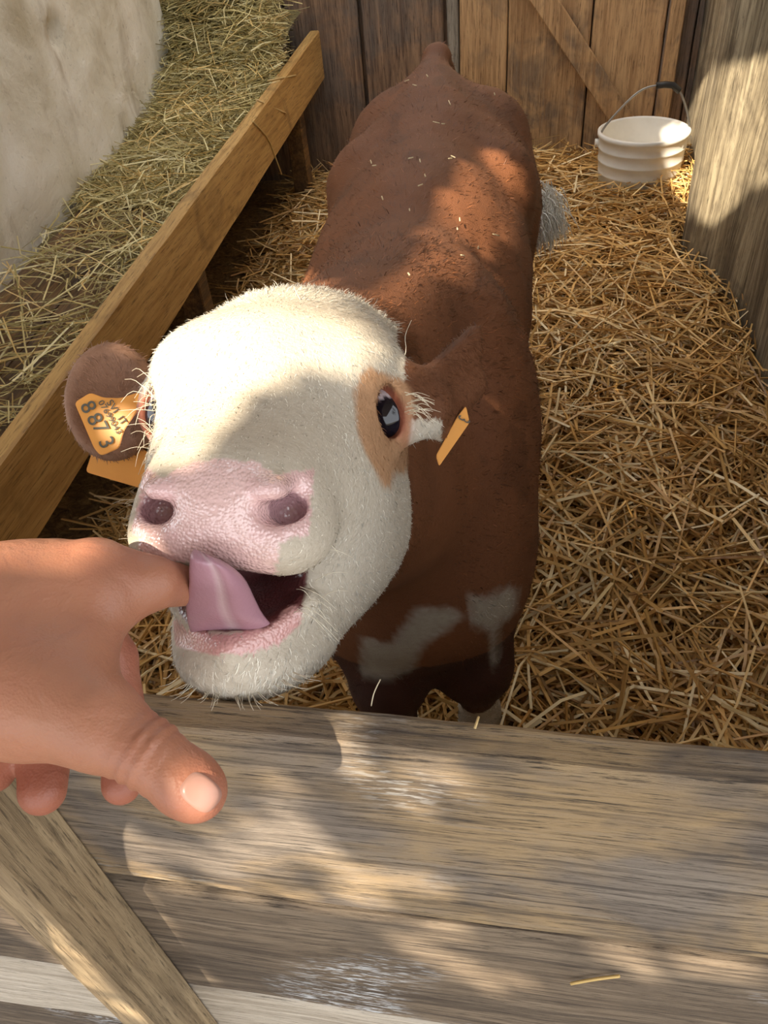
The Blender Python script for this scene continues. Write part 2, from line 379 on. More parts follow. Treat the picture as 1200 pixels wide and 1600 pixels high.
# ------------------------------------------------------------------ manger along the left wall
man = empty('manger', (-.97, 1.9, .3), 'long ochre wooden feed manger along the plastered wall', 'manger')
z0, z1 = .6225, .758; yA, yB = .5, 3.12
Lm = np.array([0, yB - yA, z1 - z0])
link('front_board', plank_mesh('front_board', (-.785, yA, z0 - .155), Lm, (0, 0, .155), (.035, 0, 0), 30, .004, .0015, 60, nw=2), M_manger, man)
for k, (xa, xb) in enumerate(((-1.172, -1.0), (-.995, -.787))):
    link('floor_board', plank_mesh('floor_board', (xa, yA, z0 - .125), Lm * .985, (xb - xa, 0, 0), (0, 0, .022), 24, .003, .002, 62 + k, nw=2), M_mfloor, man)
for yy in (.62, 1.7, 2.85):
    zz = z0 - .15 + (yy - yA) / (yB - yA) * (z1 - z0)
    link('leg', plank_mesh('leg', (-.85, yy, .12), (0, 0, zz - .10), (.06, 0, 0), (0, .06, 0), 6, .003, .001, 70), M_mfloor, man)
    link('bearer', plank_mesh('bearer', (-1.165, yy + .005, zz - .04), (.375, 0, 0), (0, 0, .055), (0, .045, 0), 6, .003, .001, 71), M_mfloor, man)

# ------------------------------------------------------------------ bucket
bx, by, bz = .372, 2.76, .265
bk = empty('plastic_bucket', (bx, by, bz), 'white ribbed plastic bucket half buried in straw by the back wall', 'bucket')
M_white = plain('white_plastic', (.80, .79, .74), .45, .5, var=.06, bscale=14); M_wire = plain('wire', (.30, .29, .27), .4, .5, .8); M_black = plain('black_rubber', (.02, .02, .02), .5)
prof = [(.0, .0), (.118, .0), (.122, .006), (.130, .10), (.1325, .102), (.1325, .107), (.132, .109), (.134, .138), (.1365, .14), (.1365, .145), (.135, .147), (.137, .176), (.1395, .178), (.1395, .183), (.138, .185), (.140, .212), (.145, .215), (.145, .226), (.137, .229), (.134, .222), (.118, .012), (.0, .01)]
n = 40; V = [(bx + r * math.cos(2 * math.pi * a / n), by + r * math.sin(2 * math.pi * a / n), bz + z) for r, z in prof for a in range(n)]
F = [(k * n + a, k * n + (a + 1) % n, (k + 1) * n + (a + 1) % n, (k + 1) * n + a) for k in range(len(prof) - 1) for a in range(n)]
link('body', py_mesh('bucket_body', V, F), M_white, bk)
pts = strand_path([(bx - .142, by, bz + .19), (bx - .12, by + .01, bz + .24), (bx - .035, by + .03, bz + .325), (bx + .03, by + .035, bz + .345), (bx + .09, by + .03, bz + .335), (bx + .135, by + .01, bz + .25), (bx + .142, by, bz + .19)], 30)
hd = link('bail_handle', py_mesh('bail_handle', *tube(pts, .0035, 6)), M_wire, bk)
gp = link('grip', py_mesh('grip', *tube([pts[14], pts[16], pts[18], pts[20]], .010, 8)), M_black, hd)
for s in (-1, 1):
    V, F = tube([(bx + s * .136, by, bz + .19), (bx + s * .15, by, bz + .19)], .013, 10); link('handle_lug', py_mesh('handle_lug', V, F), M_white, bk)

# ================================================================== the calf
HR = np.array([[0.9946, 0.0962, -0.0373], [0.1013, -0.8643, 0.4926], [-0.0152, 0.4937, 0.8695]])   # head axes: lateral, forward, dorsal
HR[0] /= np.linalg.norm(HR[0]); HR[1] -= HR[0] * (HR[0] @ HR[1]); HR[1] /= np.linalg.norm(HR[1]); HR[2] = -np.cross(HR[0], HR[1])
HT = np.array([-0.1362, 0.2469, 1.0655])
def H2W(q): return HT + np.asarray(q, float) @ HR
def W2H(p): return (np.asarray(p) - HT) @ HR.T
EYE = np.array([.0695, -.156, .033]); EYE_R = .0195
# opening of the eyelids, seen along the camera's view of the calf's left eye
eB = np.stack([HR @ v for v in (CR * .97 - CD * -.24, CD * .97 - CR * -.24, CF)]); eB[0] = HR @ (CR * .96 - CD * .28); eB[1] = HR @ (CD * .96 + CR * .28)
BC = -.135   # body centre line x at the shoulder
def head_sdf(g):
    q = [g[i] - np.float32(HT[i]) for i in range(3)]
    h = [sum(q[j] * np.float32(HR[i, j]) for j in range(3)) for i in range(3)]
    sx = h[0]; x = np.abs(h[0]); a = [x, h[1], h[2]]
    d = ell(a, (0, -.180, .044), (.074, .088, .056))
    d = smin(d, ell(a, (0, -.225, .072), (.062, .050, .040)), .04)
    d = smin(d, ell(a, (.050, -.165, .058), (.031, .050, .030)), .025)
    d = smin(d, cone(a, (0, -.150, .036), (0, -.045, -.004), .056, .038), .03)
    d = smin(d, ell(a, (.028, -.10, .0), (.027, .07, .034)), .03)
    d = smin(d, ell(a, (0, -.030, -.001), (.0415, .037, .030)), .02)
    d = smin(d, ell(a, (.0275, -.032, -.0165), (.0235, .034, .0185)), .014)
    d = smin(d, ell(a, (.040, -.155, -.022), (.037, .085, .062)), .03)
    d = smin(d, cone(a, (.040, -.205, -.062), (.022, -.075, -.082), .040, .026), .03)
    d = smin(d, ell(a, (0, -.050, -.086), (.040, .042, .0255)), .02)
    d = smin(d, cone(a, (0, -.014, -.071), (.034, -.046, -.058), .0085, .008), .010)
    d = smin(d, ell(a, (0, -.19, -.05), (.062, .085, .06)), .03)
    # mouth, nostrils, eye opening
    d = smax(d, -ell(a, (0, -.022, -.046), (.034, .062, .0150)), .008)
    d = smax(d, -cone(a, (.0245, .004, .005), (.0325, -.0175, -.001), .0068, .0076), .007)
    d = smax(d, -cone(a, (.0330, -.010, .003), (.0395, -.017, .010), .0050, .0030), .005)
    d = smin(d, ell(a, (.026, -.0055, .0125), (.0085, .010, .0055)), .006)
    d = smin(d, ell(a, EYE, (.0225, .0225, .0225)), .014)
    c = EYE + (eB[2] * -.016)
    d = smax(d, -ell(a, c, (.0135, .0185, .021), eB), .004)
    return d
EAR_L = [P(655, 600, .505), P(742, 520, .545), P(738, 600, .55), P(700, 682, .535), P(655, 660, .50)]
eLc = P(176, 628, .535); eLB = np.stack([CR * .96 + CF * .28, CD, CF * .96 - CR * .28])
def ears_sdf(g):
    d = tri(g, EAR_L[0], EAR_L[1], EAR_L[2], .0055); d = smin(d, tri(g, EAR_L[0], EAR_L[2], EAR_L[4], .006), .012); d = smin(d, tri(g, EAR_L[4], EAR_L[2], EAR_L[3], .006), .012)
    d = smin(d, cone(g, P(630, 625, .50), P(668, 632, .505), .020, .012), .02)
    e = ell(g, eLc, (.0315, .0415, .014), eLB)
    e = smax(e, -ell(g, eLc - CF * .012, (.026, .036, .013), eLB), .006)
    e = smin(e, cone(g, P(262, 630, .52), P(232, 640, .53), .020, .014), .02)
    return np.minimum(d, e)
def body_sdf(g):
    c = BC; W = lambda x, y, z: (x, y, z)
    d = cone(g, (c - .02, 1.30, .795), (c, .78, .755), .150, .140)
    d = smin(d, ell(g, (c - .015, 1.05, .76), (.155, .36, .185)), .06)
    d = smin(d, ell(g, (c - .012, 1.36, .80), (.168, .22, .145)), .06)
    d = smin(d, cone(g, (c - .02, 1.50, .90), (c - .005, .78, .885), .045, .05), .06)         # spine
    d = smin(d, cone(g, (c - .03, 1.40, .905), (c - .035, 1.60, .965), .055, .022), .06)
    for s in (-1, 1):
        d = smin(d, ell(g, (c - .012 + s * .115, 1.25, .875), (.038, .06, .035)), .06)           # hooks
        d = smin(d, ell(g, (c - .022 + s * .09, 1.48, .862), (.07, .09, .075)), .06)              # pins
        d = smin(d, ell(g, (c - .02 + s * .095, 1.38, .68), (.075, .14, .18)), .06)             # thigh
        d = smin(d, cone(g, (c - .02 + s * .10, 1.42, .62), (c - .02 + s * .10, 1.54, .49), .060, .036), .05)
        d = smin(d, cone(g, (c - .02 + s * .10, 1.54, .49), (c - .02 + s * .10, 1.50, .27), .034, .026), .03)
        d = smin(d, cone(g, (c - .02 + s * .10, 1.50, .29), (c - .02 + s * .10, 1.46, .22), .028, .036), .02)
        d = smin(d, ell(g, (c + .005 + s * .088, .73, .745), (.066, .125, .175)), .06)          # shoulder blade
        d = smin(d, ell(g, (c + .005 + s * .085, .635, .66), (.062, .085, .10)), .05)           # point of shoulder
    # forelegs: one set forward
    for s, kx, ky, fy in ((-1, -.146, .575, .60), (1, -.037, .612, .655)):
        d = smin(d, cone(g, (c + .005 + s * .08, .66, .63), (kx, ky, .49), .068, .046), .05)
        d = smin(d, ell(g, (kx, ky - .003, .475), (.040, .044, .052)), .03)
        d = smin(d, cone(g, (kx, ky, .46), (kx + .004, fy, .31), .034, .025), .03)
        d = smin(d, cone(g, (kx + .004, fy, .31), (kx + .006, fy - .03, .23), .029, .037), .02)
    d = smin(d, ell(g, (c + .01, .63, .63), (.125, .115, .125)), .05)                           # brisket
    # neck
    nk0 = H2W((0, -.235, .03)); nk1 = H2W((0, -.215, -.045))
    d = smin(d, cone(g, nk0, (c + .005, .80, .865), .072, .098), .05)
    d = smin(d, cone(g, nk1, (c + .008, .70, .70), .066, .125), .06)
    # tail: down behind, switched out to the right flank
    tp = strand_path([(c - .035, 1.60, .965), (c - .02, 1.665, .90), (c + .07, 1.66, .80), (c + .165, 1.57, .715)], 7)
    for i in range(6): d = smin(d, cone(g, tp[i], tp[i + 1], .026 - .0026 * i, .0234 - .0026 * i), .015)
    d = smin(d, ell(g, (c + .175, 1.555, .70), (.022, .022, .030)), .02)
    return d
def calf_sdf(g):
    return np.minimum(smin(smin(head_sdf(g), body_sdf(g), .03), ears_sdf(g), .012), 1e3)
def head_only(g):     # near the head only the neck end of the body matters, the whole field is used all the same
    return calf_sdf(g)
hb = np.array([H2W((x, y, z)) for x in (-.11, .11) for y in (-.27, .02) for z in (-.13, .14)] + [P(100, 520, .55) - .02, P(760, 500, .57) + .02])
hlo = hb.min(0) - .005; hhi = hb.max(0) + .005; hhi[1] = .62
V1, Q1 = surface(head_only, hlo, hhi, .0024)
CUT = .565
V1, Q1 = crop(V1, Q1, (V1[:, 1] < CUT + .004))
V2, Q2 = surface(calf_sdf, np.array([-.36, .44, .205]), np.array([.10, 1.72, 1.04]), .006)
V2, Q2 = crop(V2, Q2, (V2[:, 1] > CUT - .004) | ((V2[:, 2] < hlo[2] + .02)))
V1 = relax(V1, Q1, 1, .5); V2 = relax(V2, Q2, 2, .5)
lump = fbm(V2 * np.array([14, 9, 12]), 3) - .5
N2 = vnormals(V2, Q2); V2 = V2 + N2 * (lump * .012 * sstep(.62, .75, V2[:, 1]))[:, None]
CV = np.concatenate([V1, V2]); CQ = np.concatenate([Q1, Q2 + len(V1)])
CN = np.concatenate([vnormals(V1, Q1), vnormals(V2, Q2)])
# coat colours
def soft(pts, poly, r): return sum(inpoly(pts + r * np.array([math.cos(k), math.sin(k)]) * (.4 + .6 * (k % 2)), poly).astype(float) for k in range(10)) / 10
WHITE = np.array([.69, .655, .57]); BROWN = np.array([.185, .069, .027]); DARK = np.array([.055, .016, .009]); TAN = np.array([.47, .27, .145]); PINK = np.array([.80, .55, .53]); EARC = np.array([.30, .165, .105])
hq = W2H(CV); uv = project(CV); nz = fbm(CV * 60, 3) - .5; nzl = fbm(CV * 16 + 3, 3) - .5
uvn = uv + np.stack([nz, fbm(CV * 60 + 40, 3) - .5], 1) * 26
col = np.tile(BROWN, (len(CV), 1)) * (1 + .5 * nzl)[:, None]
col = np.where((fbm(CV * np.array([20, 12, 20]) + 8, 2) > .6)[:, None] & (CV[:, 1] > .6)[:, None], col * .8, col)
low = np.clip(sstep(.60, .45, CV[:, 2]), 0, 1)[:, None]; leg = (CV[:, 2] < .565 + .03 * nzl) & (CV[:, 1] < .85)
col = np.where(leg[:, None], DARK * (1 + nzl[:, None]), col)
foot = (CV[:, 2] < .36 + .06 * nzl); col = np.where(foot[:, None], WHITE * .9, col)
for poly in ([(566, 1058), (566, 1000), (610, 1010), (650, 955), (700, 950), (722, 965), (700, 985), (660, 1010), (645, 1045), (610, 1060)], [(735, 975), (735, 930), (760, 940), (790, 925), (806, 918), (800, 960), (775, 975), (775, 1040), (768, 1040), (766, 985)]):
    w = soft(uv + np.stack([nzl, nz], 1) * 10, poly, 9) * ((CV[:, 1] < .72) & (CV[:, 1] > .42)); col = col * (1 - w[:, None]) + WHITE * .72 * w[:, None]
belly = (CV[:, 2] < .60) & (CV[:, 1] > .78) & (CV[:, 1] < 1.3); col = np.where(belly[:, None], WHITE * .85, col)
tailtip = (CV[:, 1] > 1.525) & (CV[:, 0] > BC + .135) & (CV[:, 2] < .76); col = np.where(tailtip[:, None], WHITE, col)
hx, hy, hz = hq.T
isear = (ears_sdf([CV[:, 0].astype(np.float32), CV[:, 1].astype(np.float32), CV[:, 2].astype(np.float32)]) < .004) & (CV[:, 1] < .7)
white = (hy > -.222 - .020 * nz + .0 * hz) | ((hy > -.285 + .03 * nz) & (hz > .066) & (np.abs(hx) < .072)) | ((hz < -.075) & (hy > -.245))
white &= (CV[:, 1] < .66)
col = np.where(white[:, None], WHITE * (1 + .12 * nzl)[:, None], col)
col = np.where((isear & (hx > .078) & ~((uv[:, 1] > 655) & (uv[:, 0] < 690)))[:, None], BROWN * (.75 + .4 * nzl)[:, None], col)
col = np.where((isear & (hx < -.082))[:, None], EARC * (1 + .5 * nzl)[:, None], col)
eyep = [(552, 618), (560, 585), (578, 572), (600, 580), (625, 590), (650, 640), (640, 690), (634, 740), (620, 738), (610, 765), (598, 762), (585, 735), (566, 700), (556, 660)]
ep = (soft(uvn * .6 + uv * .4, eyep, 4) * ((hx > .03) & (hy > -.24) & (hy < -.08)))[:, None]; col = col * (1 - ep) + TAN * (1 + .5 * nzl)[:, None] * ep
rim = np.linalg.norm(np.stack([np.abs(hx), hy, hz], 1) - EYE, axis=1)
er = sstep(.0275, .0225, rim)[:, None]; col = col * (1 - er) + np.array([.36, .12, .07]) * er
ctr = 1 * (hx < 0)
wet = np.zeros(len(CV))
pl = [(246, 770), (262, 742), (300, 722), (340, 715), (390, 722), (440, 745), (470, 775), (478, 800), (462, 828), (436, 850), (428, 905), (395, 905), (350, 885), (300, 880), (225, 878), (214, 850), (226, 800)]
nose = inpoly(uvn * .35 + uv * .65, pl) & (hy > -.05) & (hz > -.04) & (CN @ CF < .25)
col = np.where(nose[:, None], PINK * (1 + .1 * nzl)[:, None], col); wet[nose] = 1
nost = (np.abs(np.abs(hx) - .030) < .013) & (hy > -.035) & (np.abs(hz - .004) < .014); col = np.where(nost[:, None], PINK * np.array([.98, .95, .97]), col); wet[nost] = 1
deep = (np.abs(np.abs(hx) - .031) < .011) & (hy < -.012) & (hy > -.045) & (np.abs(hz + .001) < .011) & (cone([np.abs(hx).astype(np.float32), hy.astype(np.float32), hz.astype(np.float32)], (.0245, .004, .005), (.0325, -.0175, -.001), .0068, .0076) < .0015); col = np.where(deep[:, None], np.array([.42, .25, .27]), col); wet[deep] = 1
h32 = [np.abs(hx).astype(np.float32), hy.astype(np.float32), hz.astype(np.float32)]
lipd = cone(h32, (0, -.014, -.071), (.034, -.046, -.058), .0085, .008)
lipp = [(250, 985), (275, 965), (292, 985), (350, 992), (420, 980), (452, 945), (475, 955), (468, 978), (430, 1008), (375, 1023), (320, 1021), (275, 1011), (255, 1000)]
lip = inpoly(uv * .8 + uvn * .2, lipp) & (hy > -.06) & (lipd < .012) & (hz < -.045); col = np.where(lip[:, None], np.array([.66, .36, .34]), col); wet[lip] = .8
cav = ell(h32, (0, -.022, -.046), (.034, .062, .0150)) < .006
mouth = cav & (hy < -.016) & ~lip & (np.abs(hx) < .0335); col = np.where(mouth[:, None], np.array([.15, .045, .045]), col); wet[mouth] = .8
dirt = (wet > 0) & ~nost & (np.abs(np.abs(hx) - .041) < .007) & (hy > -.04) & (np.abs(hz + .0) < .018) & (fbm(CV * 500, 2) > .68); col = np.where(dirt[:, None], np.array([.17, .08, .04]), col)
hair_ok = (wet == 0) & (rim > .026)
m = NT('calf_coat'); a_ = m.n('Attribute', attribute_name='Col'); w_ = m.n('Attribute', attribute_name='wet'); v = m.coords((1, 1, 1))
vor = m.n('TexVoronoi', Scale=560.0); m.l(v, vor.inputs['Vector']); fz = m.noise(v, 420, 3, .6); st = m.noise(m.coords((90, 500, 260)), 1, 4, .6)
m.l(m.mix(m.ramp(st, [(.3, (.45,) * 3), (.6, BLK)]), a_.outputs['Color'], m.mix(1.0, a_.outputs['Color'], (.72, .68, .62), 'MULTIPLY')), m.b.inputs['Base Color'])
ro = m.n('MapRange'); m.l(w_.outputs['Fac'], ro.inputs[0]); ro.inputs[3].default_value = .72; ro.inputs[4].default_value = .17; m.l(ro.outputs[0], m.b.inputs['Roughness'])
hgt = m.mix(w_.outputs['Fac'], m.ramp(fz, [(.2, BLK), (.8, WHT)]), m.ramp(vor.outputs['Distance'], [(.0, WHT), (.75, BLK)]))
nb_ = m.bump(hgt, .5, .0009); m.l(nb_, m.b.inputs['Coat Normal']); m.b.inputs['Specular IOR Level'].default_value = .4
m.l(w_.outputs['Fac'], m.b.inputs['Coat Weight']); m.b.inputs['Coat Roughness'].default_value = .14; m.b.inputs['Coat IOR'].default_value = 1.65
M_coat = m.m
calf = empty('calf', (BC, 1.0, .27), 'brown and white calf with a white face licking the finger', 'calf')
skin_col = np.where((hair_ok & (col.min(1) > .3))[:, None], col * np.array([.80, .75, .70]), col)
me = np_mesh('calf_body', CV, CQ); set_col(me, np.clip(skin_col, 0, 1)); set_float(me, wet, 'wet')
body = link('body', me, M_coat, calf)

# eyes
def ball(name, c, r, gaze, mat, parent):
    bm = bmesh.new(); bmesh.ops.create_uvsphere(bm, u_segments=40, v_segments=28, radius=r); me = bpy.data.meshes.new(name); bm.to_mesh(me); bm.free()
    V = np.array([v.co[:] for v in me.vertices]); d = V / r @ (gaze / np.linalg.norm(gaze)); nn_ = fbm(V * 300, 2) - .5
    cc = np.where((d > .74)[:, None], np.array([.006, .006, .012]), np.where((d > .70)[:, None], np.array([.05, .04, .05]), np.array([.62, .55, .58]) + nn_[:, None] * .1))
    V = V * (1 + .03 * sstep(.6, 1, d))[:, None] + c; me.vertices.foreach_set('co', V.astype(np.float32).ravel()); set_col(me, cc)
    me.polygons.foreach_set('use_smooth', np.full(len(me.polygons), True)); me.update(); return link(name, me, mat, parent)
M_eye = vcol('eyeball', .06, spec=.6); M_eye.b.inputs['Coat Weight'].default_value = .2; M_eye.b.inputs['Coat Roughness'].default_value = .03; M_eye = M_eye.m
cL = H2W(EYE); cR = H2W(EYE * np.array([-1, 1, 1]))
e = ball('eye', cL, EYE_R, -CF + CR * .22 + CD * .40, M_eye, calf); e['label'] = 'dark glossy eye showing white at its upper edge'
e = ball('eye', cR, EYE_R, -CF * .9 - CR * .45 + CD * .35, M_eye, calf)

# tongue
M_t = NT('wet_tongue'); v = M_t.coords((1, 1, 1)); t = M_t.noise(v, 500, 3, .6); t2 = M_t.noise(v, 40, 3, .5)
a_ = M_t.n('Attribute', attribute_name='Col'); M_t.l(a_.outputs['Color'], M_t.b.inputs['Base Color']); M_t.b.inputs['Roughness'].default_value = .2; M_t.bump(t, .3, .001)
rows = [(375, 1016, .430, 74), (371, 998, .408, 72), (362, 978, .391, 69), (355, 965, .380, 64), (349, 950, .372, 59), (346, 932, .364, 53), (343, 915, .357, 48), (338, 898, .352, 43), (330, 882, .348, 34), (320, 869, .347, 22), (313, 861, .348, 9)]
def smoothrows(r, n): return strand_path(r, n)
rr = smoothrows(rows, 34); V = []; ns = 28; cc = []
for (px, py, z, hw) in rr:
    for a in range(ns):
        t = 2 * math.pi * a / ns; cx = math.cos(t); sn = math.sin(t); th = .0085 * min(1, hw / 34)
        groove = .0028 * math.exp(-(cx / .16) ** 2) * (sn < 0); edge = .010 * cx * cx * min(1, hw / 60)
        V.append(P(px + cx * hw, py + 4 * cx, z + th * sn + groove - (edge * .5 if cx < 0 else -edge * 1.2)))
        g = math.exp(-(cx / .09) ** 2) * (sn < 0); cc.append(np.array([.40, .215, .27]) * (1 - g * .5) + np.array([.66, .52, .54]) * g * .5)
F = [(k * ns + a, k * ns + (a + 1) % ns, (k + 1) * ns + (a + 1) % ns, (k + 1) * ns + a) for k in range(len(rr) - 1) for a in range(ns)]
F.append(tuple(range((len(rr) - 1) * ns, len(rr) * ns)))
me = py_mesh('tongue', V, F); set_col(me, np.array(cc)); bm = bmesh.new(); bm.from_mesh(me); bmesh.ops.recalc_face_normals(bm, faces=bm.faces); bm.to_mesh(me); bm.free()
tg = link('tongue', me, M_t.m, calf); tg['label'] = 'wet mauve tongue curled up around the finger'
ss = tg.modifiers.new('sub', 'SUBSURF'); ss.levels = ss.render_levels = 1

# coat hair
tris = np.concatenate([CQ[:, [0, 1, 2]], CQ[:, [0, 2, 3]]]); e1 = CV[tris[:, 1]] - CV[tris[:, 0]]; e2 = CV[tris[:, 2]] - CV[tris[:, 0]]; ar = np.linalg.norm(np.cross(e1, e2), axis=1) / 2
def scatter(n, wgt):
    w = ar * wgt[tris].mean(1); k = rng.choice(len(tris), n, p=w / w.sum()); u, v_ = rng.random(n), rng.random(n); f = u + v_ > 1; u[f] = 1 - u[f]; v_[f] = 1 - v_[f]
    w3 = np.stack([1 - u - v_, u, v_], 1)[:, :, None]; T = tris[k]
    return (CV[T] * w3).sum(1), (CN[T] * w3).sum(1), (col[T] * w3).sum(1)
M_hair = vcol('coat_hair', .55, spec=.35).m
def unit(v): return v / (np.linalg.norm(v, axis=1, keepdims=True) + 1e-9)
ishead = (hy > -.30) & (CV[:, 1] < CUT) & hair_ok
def hair_obj(name, n, wgt, ln, wd, flow, lift, jit, nj=.12, clump=0):
    R, N, Cc = scatter(n, wgt); Cc = Cc * (1 + clump * 2 * (fbm(R * np.array([110, 45, 70]), 2) - .5) + clump * 1.4 * (fbm(R * np.array([22, 12, 16]), 2) - .5))[:, None]; D = flow(R, N); D = D - N * (D * N).sum(1, keepdims=True); D = unit(unit(D) + rng.normal(size=D.shape) * jit); D = unit(D + N * lift)
    L_ = ln(R, N) * rng.uniform(.6, 1.25, n); V, T, c_ = blades(R - N * .0006, D, -N * .45 + rng.normal(size=N.shape) * .15, L_, np.full(n, wd), np.clip(Cc * rng.uniform(.62, 1.38, (n, 1)), 0, 1), N)
    me = np_mesh(name, V, T); set_col(me, c_); me.normals_split_custom_set_from_vertices(np.repeat(unit(N + D * .2 + rng.normal(size=N.shape) * nj), 5, 0)); o = link(name, me, M_hair, calf); o['kind'] = 'stuff'; return o
whorl = H2W((.0, -.165, .085))
def headflow(R, N):
    q = W2H(R); up = R - whorl; side = HR[1] * -1 + HR[2] * -.6
    w = sstep(.05, .12, np.abs(q[:, 0]) + np.clip(-q[:, 2], 0, 1) * .5)[:, None]
    return unit(up) * (1 - w) + side * w
def headlen(R, N):
    q = W2H(R); return .0065 + .007 * sstep(-.15, -.24, q[:, 1]) * sstep(.03, .09, q[:, 2]) + .0005 * sstep(-.05, -.10, q[:, 2]) - .002 * sstep(-.08, -.03, q[:, 1]) * (q[:, 2] > -.03)
hair_obj('face_hair', 90000, ishead.astype(float), headlen, .00046, headflow, .30, .25, .2, .12)
isb = (CV[:, 1] > CUT - .03) & hair_ok
hair_obj('coat_hair', 80000, isb * (1 + 2.0 * (CV[:, 1] < .8)), lambda R, N: np.full(len(R), .017) - .007 * sstep(.75, .6, R[:, 1]), .0008, lambda R, N: np.stack([np.sign(R[:, 0] - BC) * .15, .9 + 0 * R[:, 0], -.75 + 0 * R[:, 0]], 1), .22, .3, .35, .75)

# whiskers, lashes and stray long hairs
wv, wf, wc = [], [], []
def hair_line(pts, r, c, n=7):
    V, F = tube(strand_path(pts, n), np.linspace(r, r * .35, n), 3, False); b = len(wv); wv.extend(V); wf.extend([tuple(i + b for i in f) for f in F]); wc.extend([c] * len(V))
def flush(name):
    global wv, wf, wc
    me = py_mesh(name, wv, wf); set_col(me, np.array(wc)); o = link(name, me, M_hair, calf); o['kind'] = 'stuff'; wv, wf, wc = [], [], []; return o
PALE = np.array([.86, .80, .64]); R_ = random.Random(4)
for k in range(34):     # lashes round the eye at the edge of the face
    a = R_.uniform(-1.2, 1.5); s = (248 + R_.uniform(-4, 4), 640 + R_.uniform(-40, 70)); L = R_.uniform(18, 62)
    e = (s[0] - L * math.cos(a * .75), s[1] + L * math.sin(a * .75)); mdl = ((s[0] + e[0]) / 2 - R_.uniform(-4, 10), (s[1] + e[1]) / 2 - R_.uniform(2, 16))
    hair_line([P(*s, .475), P(*mdl, .468), P(*e, .465)], .00030, PALE)
for k in range(26):     # lashes of the nearer eye
    s = (R_.uniform(632, 650), R_.uniform(612, 650)); L = R_.uniform(12, 44); e = (s[0] + L, s[1] + R_.uniform(-.1, .75) * L)
    hair_line([P(*s, .462), P((s[0] + e[0]) / 2, (s[1] + e[1]) / 2 - 5, .458), P(*e, .458)], .00028, PALE)
for pts in ([(622, 578), (634, 550), (633, 525), (643, 500)], [(600, 520), (592, 512), (588, 502)], [(560, 586), (575, 568), (628, 560), (646, 590), (655, 625)], [(330, 512), (324, 500), (318, 492)], [(470, 470), (462, 455), (458, 446)]):
    hair_line([P(x, y, .50) for x, y in pts], .00033, PALE, 10)
for k in range(46):     # chin
    s = (R_.uniform(262, 460), 0); y = 1050 + 42 * (1 - ((s[0] - 362) / 105) ** 2) - 6; a = (s[0] - 362) / 100 * 1.3 + R_.uniform(-.25, .25); L = R_.uniform(14, 52)
    e = (s[0] + L * math.sin(a), y + L * math.cos(a) * .5 + 4); hair_line([P(s[0], y, .392), P((s[0] + e[0]) / 2, (y + e[1]) / 2 + 3, .384), P(*e, .382)], .00022, PALE * .9)
for k in range(20):     # lips
    s = (R_.uniform(455, 500), R_.uniform(820, 960)); L = R_.uniform(30, 90); e = (s[0] + L * .75, s[1] + L * R_.uniform(-.2, .75)); hair_line([P(*s, .392), P((s[0] + e[0]) / 2, (s[1] + e[1]) / 2 - 6, .386), P(*e, .390)], .00020, PALE)
for k in range(16):
    s = (R_.uniform(212, 232), R_.uniform(780, 850)); L = R_.uniform(14, 46); e = (s[0] - L, s[1] + L * R_.uniform(-.5, .35)); hair_line([P(*s, .392), P((s[0] + e[0]) / 2, (s[1] + e[1]) / 2 - 4, .388), P(*e, .39)], .00020, PALE)
flush('whiskers')
tuft0 = np.array((BC + .165, 1.56, .71))
for k in range(1300):
    d = np.array([R_.gauss(.30, .3), R_.gauss(-.3, .3), R_.gauss(-.7, .35)]); d /= np.linalg.norm(d); s = tuft0 + np.array([R_.gauss(0, .016) for _ in range(3)]); L = R_.uniform(.02, .05)
    hair_line([s, s + d * L * .5, s + d * L + np.array([0, 0, -.02])], .0016, np.array([.93, .91, .84]) * R_.uniform(.95, 1.05), 4)
flush('tail_switch')

# ------------------------------------------------------------------ ear tags
M_tag = plain('orange_tag_plastic', (.80, .36, .075), .45, .45, var=.05, bscale=20); M_ink = plain('grey_ink', (.10, .10, .085), .7, .3)
def slab(name, poly, z, th, mat, parent, tilt=(0, 0)):
    """flat plate traced in the view plane at its own distance"""
    cx = sum(p[0] for p in poly) / len(poly); cy = sum(p[1] for p in poly) / len(poly)
    bm = bmesh.new(); f = [bm.verts.new(P(x, y, z + tilt[0] * (x - cx) + tilt[1] * (y - cy))) for x, y in poly]; b = [bm.verts.new(Vector(v.co) + Vector(CF * th)) for v in f]; n = len(f)
    bm.faces.new(f); bm.faces.new(b[::-1])
    for i in range(n): bm.faces.new((f[i], b[i], b[(i + 1) % n], f[(i + 1) % n]))
    bmesh.ops.recalc_face_normals(bm, faces=bm.faces); bmesh.ops.bevel(bm, geom=[e for e in bm.edges], offset=.0004, segments=2, affect='EDGES')
    me = bpy.data.meshes.new(name); bm.to_mesh(me); bm.free(); return link(name, me, mat, parent)
def rounded(poly, r=7, n=4):
    out = []; m = len(poly)
    for i in range(m):
        p0, p1, p2 = (np.array(poly[j % m], float) for j in (i - 1, i, i + 1)); a = p0 - p1; b = p2 - p1; la, lb = np.linalg.norm(a), np.linalg.norm(b); q = min(r, la * .45, lb * .45)
        s, e = p1 + a / la * q, p1 + b / lb * q
        for k in range(n + 1): t = k / n; out.append(tuple((1 - t) ** 2 * s + 2 * t * (1 - t) * p1 + t * t * e))
    return out
def zz(x, y): return 90 + x / 5.715, 510 + y / 5.715
